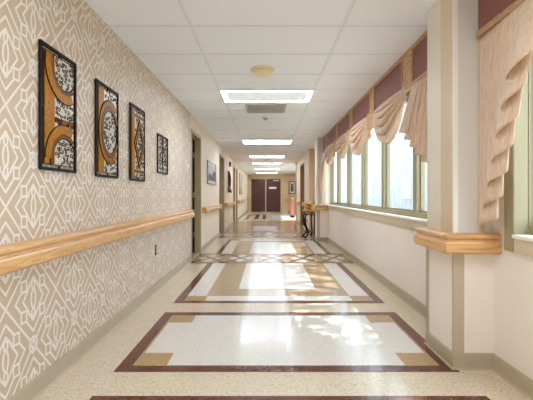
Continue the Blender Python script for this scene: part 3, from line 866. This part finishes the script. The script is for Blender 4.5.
def jabot(y, w, drop, label):
    t = MB()
    def fn(u, v):
        s = u*2-1
        hw = w*(.5+.55*v)
        zb = drop*(1-.5*abs(s))
        x = VX-.035-.018*math.cos(3*PI*s)*(.4+.6*v)-.03*(1-abs(s))
        return (x, y+s*hw, VZ+.03-zb*v)
    t.grid(fn, 36, 16, 'floral2')
    o = t.build('floral_jabot', solid=.003, recalc=False, origin=(VX, y, VZ))
    return tag(o, label, 'curtain', 'floral jabots between the swags')
M['floral2'] = patterned('floral_tail', srgb(226, 190, 152), srgb(204, 162, 122), 34)
jabot(4.79, .14, .36, 'pleated floral jabot between the largest and second peach swags')
jabot(6.0, .06, .2, 'small pleated floral jabot between the second and third peach swags')
jabot(7.22, .12, .34, 'pleated floral jabot between the third and farthest peach swags')

# ------------------------------------------------------------------ console table with flowers
TY, TX0, TX1, TZ = 9.95, .93, 1.40, .715
t = thing('console_table', (1.2, TY, 0), 'console table with pale wood top and black scrolled iron legs beside the far column', 'table')
def demi(n=20, r=1.0):   # half-round top against the right side
    return [(TX1-(TX1-TX0)*r*math.sin(PI*k/n), TY+.42*r*math.cos(PI*k/n)*-1) for k in range(n+1)]
p = demi(); n = len(p)
m = MB(); v = [(x, y, TZ-.03) for x, y in p]+[(x, y, TZ) for x, y in p]
m.faces(v, [tuple(range(n))[::-1], tuple(range(n, 2*n))]+[(k, (k+1) % n, (k+1) % n+n, k+n) for k in range(n)], 'oak'); m.build('tabletop', t)
m = MB(); pp = demi(r=.9)
m.tube([(x, y, TZ-.045) for x, y in pp], .014, 'iron'); m.tube([(x, y, TZ-.12) for x, y in pp], .009, 'iron')
for x, y in pp[::2]: m.tube([(x, y, TZ-.045), (x, y, TZ-.12)], .006, 'iron', 6)
m.build('apron', t)
for x, y, dx, dy in ((1.02, 9.73, -1, -.35), (1.2, 9.64, -.1, -1), (1.02, 10.17, -1, .35), (1.2, 10.26, -.1, 1)):
    m = MB(); pr = [(.0, TZ-.1), (.05, TZ-.17), (.06, TZ-.28), (.02, TZ-.42), (-.03, TZ-.52), (-.02, .1), (.035, .04), (.06, .03)]
    sm = []
    for i in range(len(pr)-1):
        for s in range(5): q = s/5; sm.append((pr[i][0]+(pr[i+1][0]-pr[i][0])*q, pr[i][1]+(pr[i+1][1]-pr[i][1])*q))
    sm.append(pr[-1])
    m.tube([(x+dx*a*.9, y+dy*a*.9, z) for a, z in sm], .022, 'iron', 8)
    m.lathe([(.0001, 0), (.03, 0), (.035, .02), (.02, .045), (.0001, .05)], (x+dx*.05, y+dy*.05, 0), 'iron', 12)
    sp = [(x+dx*(.02+.05*(1-k/16)*math.cos(k*.55)), y+dy*(.02+.05*(1-k/16)*math.cos(k*.55)), .44+.05*(1-k/16)*math.sin(k*.55)) for k in range(16)]
    m.tube(sp, .008, 'iron', 6)
    m.build('leg', t)
m = MB(); m.tube([(1.0, 9.72, .13), (1.2, TY, .17), (1.0, 10.18, .13)], .011, 'iron'); m.tube([(1.2, TY, .17), (1.34, TY, .16)], .011, 'iron'); m.build('stretcher', t)
BX, BY = 1.13, 9.86
t = thing('flower_bowl', (BX, BY, TZ), 'orange bowl of yellow flowers standing on the console table', 'flowers')
m = MB(); m.lathe([(.0001, 0), (.08, 0), (.1, .012), (.15, .055), (.17, .1), (.158, .1), (.13, .06), (.0001, .03)], (BX, BY, TZ), 'orange', 24); m.build('bowl', t)
rng = random.Random(2)
for k in range(22):
    a = rng.uniform(0, 2*PI); r = .14*math.sqrt(rng.random()); z = TZ+.13+.14*(1-r/.14)*rng.uniform(.5, 1); x, y = BX+r*math.cos(a)+.03, BY+r*math.sin(a)
    m = MB(); c = 'yellow' if k % 4 else 'yolk'
    m.tube([(BX+.3*(x-BX), BY+.3*(y-BY), TZ+.07), (x, y, z)], .003, 'green', 5)
    for q in range(8):
        b_ = q*PI/4; R = .05
        m.faces([(x, y, z), (x+R*.6*math.cos(b_-.3), y+R*.6*math.sin(b_-.3), z+.014), (x+R*math.cos(b_), y+R*math.sin(b_), z+.006), (x+R*.6*math.cos(b_+.3), y+R*.6*math.sin(b_+.3), z+.014)], [(0, 1, 2, 3)], c)
    m.lathe([(.0001, 0), (.028, .004), (.03, .016), (.0001, .03)], (x, y, z), c, 10); m.build('flower', t)
m = MB()
for k in range(9):
    a = rng.uniform(0, 2*PI); r = rng.uniform(.1, .17); z = TZ+rng.uniform(.09, .2); x, y = BX+r*math.cos(a), BY+r*math.sin(a); w = .02
    px, py = -math.sin(a)*w, math.cos(a)*w
    m.faces([(BX+.4*(x-BX), BY+.4*(y-BY), TZ+.08), (BX+.7*(x-BX)+px, BY+.7*(y-BY)+py, z), (x, y, z+.02), (BX+.7*(x-BX)-px, BY+.7*(y-BY)-py, z)], [(0, 1, 2, 3)], 'green')
m.build('foliage', t)

# pink pedestal in the lobby
PX, PY = 1.24, 18.75
t = thing('pedestal_stand', (PX, PY, 0), 'slim pink upright stand with black base at the lobby end of the right wall', 'stand')
m = MB(); m.box(PX-.1, PX+.1, PY-.2, PY+.2, 0, .1, 'iron', .01); m.build('base', t)
m = MB(); m.box(PX-.085, PX+.085, PY-.18, PY+.18, .1, .8, 'pink', .02); m.build('body', t)
m = MB(); m.box(PX-.1, PX+.1, PY-.2, PY+.2, .8, .83, 'pink', .008); m.build('top_rim', t)
t = thing('flower_pot', (PX, PY, .83), 'small pot of pale flowers on top of the pink stand', 'flowers')
m = MB(); m.lathe([(.0001, 0), (.045, 0), (.06, .06), (.055, .06), (.0001, .04)], (PX, PY, .83), 'orange', 16); m.build('pot', t)
m = MB()
for k in range(12):
    a = k*2.4; r = .02+.005*k
    m.lathe([(.0001, 0), (.022, .01), (.024, .025), (.0001, .035)], (PX+r*math.cos(a), PY+r*math.sin(a), .88+.05*(1-k/12)), 'whitepetal' if k % 3 else 'yolk', 8)
m.build('blossoms', t)

# ------------------------------------------------------------------ outside
gnd = MB(); gnd.box(XR+.15, 14, -8, 40, -.3, -.2, 'conc'); gd = gnd.build('ground_outside'); struct(gd)
bd = thing('neighbour_building', (7.5, 18, -.2), 'pale neighbouring building seen washed out through the windows', 'building')
m = MB(); m.box(7.5, 9, 6, 40, -.2, 6.2, 'siding')
for k in range(56): m.box(7.485, 7.5, 6.2+k*.6, 6.24+k*.6, -.2, 6.2, 'siding')
m.build('wall', bd)
for k in range(8):
    y = 9+k*3.6
    m = MB(); m.box(7.46, 7.5, y, y+1.3, .9, 2.2, 'sidetrim'); wf = m.build('window', bd)
    m = MB(); m.box(7.45, 7.46, y+.08, y+1.22, .98, 2.12, 'sidewin'); m.build('pane', wf, origin=bd.location).location = (0, 0, 0)
tr = thing('shade_tree', (4.6, 4.6, -.2), 'tall leafy tree standing outside between the windows and the neighbouring building', 'tree')
m = MB(); m.tube([(4.6, 4.6, -.2), (4.62, 4.6, 2.5), (4.55, 4.7, 5), (4.6, 4.8, 7)], lambda q: .16*(1-q)+.03, 'bark', 10)
for k in range(9):
    a = k*.7; m.tube([(4.57, 4.68, 4.2+.25*k), (4.57+.9*math.cos(a), 4.68+1.7*math.sin(a), 5.2+.25*k), (4.57+1.4*math.cos(a), 4.68+2.9*math.sin(a), 5.9+.25*k)], lambda q: .05*(1-q)+.008, 'bark', 6)
m.build('trunk', tr)
m = MB(); rng = random.Random(9)
for k in range(4200):
    while True:
        a, b, c = rng.uniform(-1, 1), rng.uniform(-1, 1), rng.uniform(-1, 1)
        if a*a+b*b+c*c < 1: break
    p = Vector((4.8+a*1.6, 6.0+b*4.4, 6.7+c*1.5)); s = rng.uniform(.05, .10)
    R = Matrix.Rotation(rng.uniform(0, 6.3), 3, 'Z') @ Matrix.Rotation(rng.uniform(-1, 1), 3, 'X')
    m.faces([p+R @ Vector(q)*s for q in ((-1, 0, 0), (0, -.5, .1), (1, 0, 0), (0, .5, .1))], [(0, 1, 2, 3)], 'leaf')
m.build('foliage', tr, recalc=False)

# ------------------------------------------------------------------ light, world, camera
w = bpy.data.worlds.new('sky'); S.world = w; w.use_nodes = True
bg = w.node_tree.nodes['Background']; bg.inputs[0].default_value = (.78, .89, 1.0, 1); bg.inputs[1].default_value = 1.7
sun = bpy.data.lights.new('sun', 'SUN'); sun.energy = 4.2; sun.angle = .012; sun.color = (1, .99, .97)
so = bpy.data.objects.new('sun', sun); COL.objects.link(so)
so.rotation_euler = Vector((-1, -.12, -1.62)).to_track_quat('-Z', 'Y').to_euler()
so.location = (8, 5, 12)
cam = bpy.data.cameras.new('camera'); co = bpy.data.objects.new('camera', cam); COL.objects.link(co)
co.location = (0, 0, 1.1); co.rotation_euler = (PI/2, 0, 0)
cam.sensor_fit = 'HORIZONTAL'; cam.sensor_width = 36; cam.lens = 382/533*36
cam.shift_x = -.5/533; cam.shift_y = -5/533
cam.clip_start = .01
S.camera = co
S.view_settings.view_transform = 'Standard'; S.view_settings.look = 'None'
S.view_settings.exposure = 1.56; S.view_settings.gamma = 1; S.view_settings.use_curve_mapping = False
S.cycles.use_denoising = True
S.cycles.max_bounces = 10; S.cycles.diffuse_bounces = 6; S.cycles.sample_clamp_indirect = 6
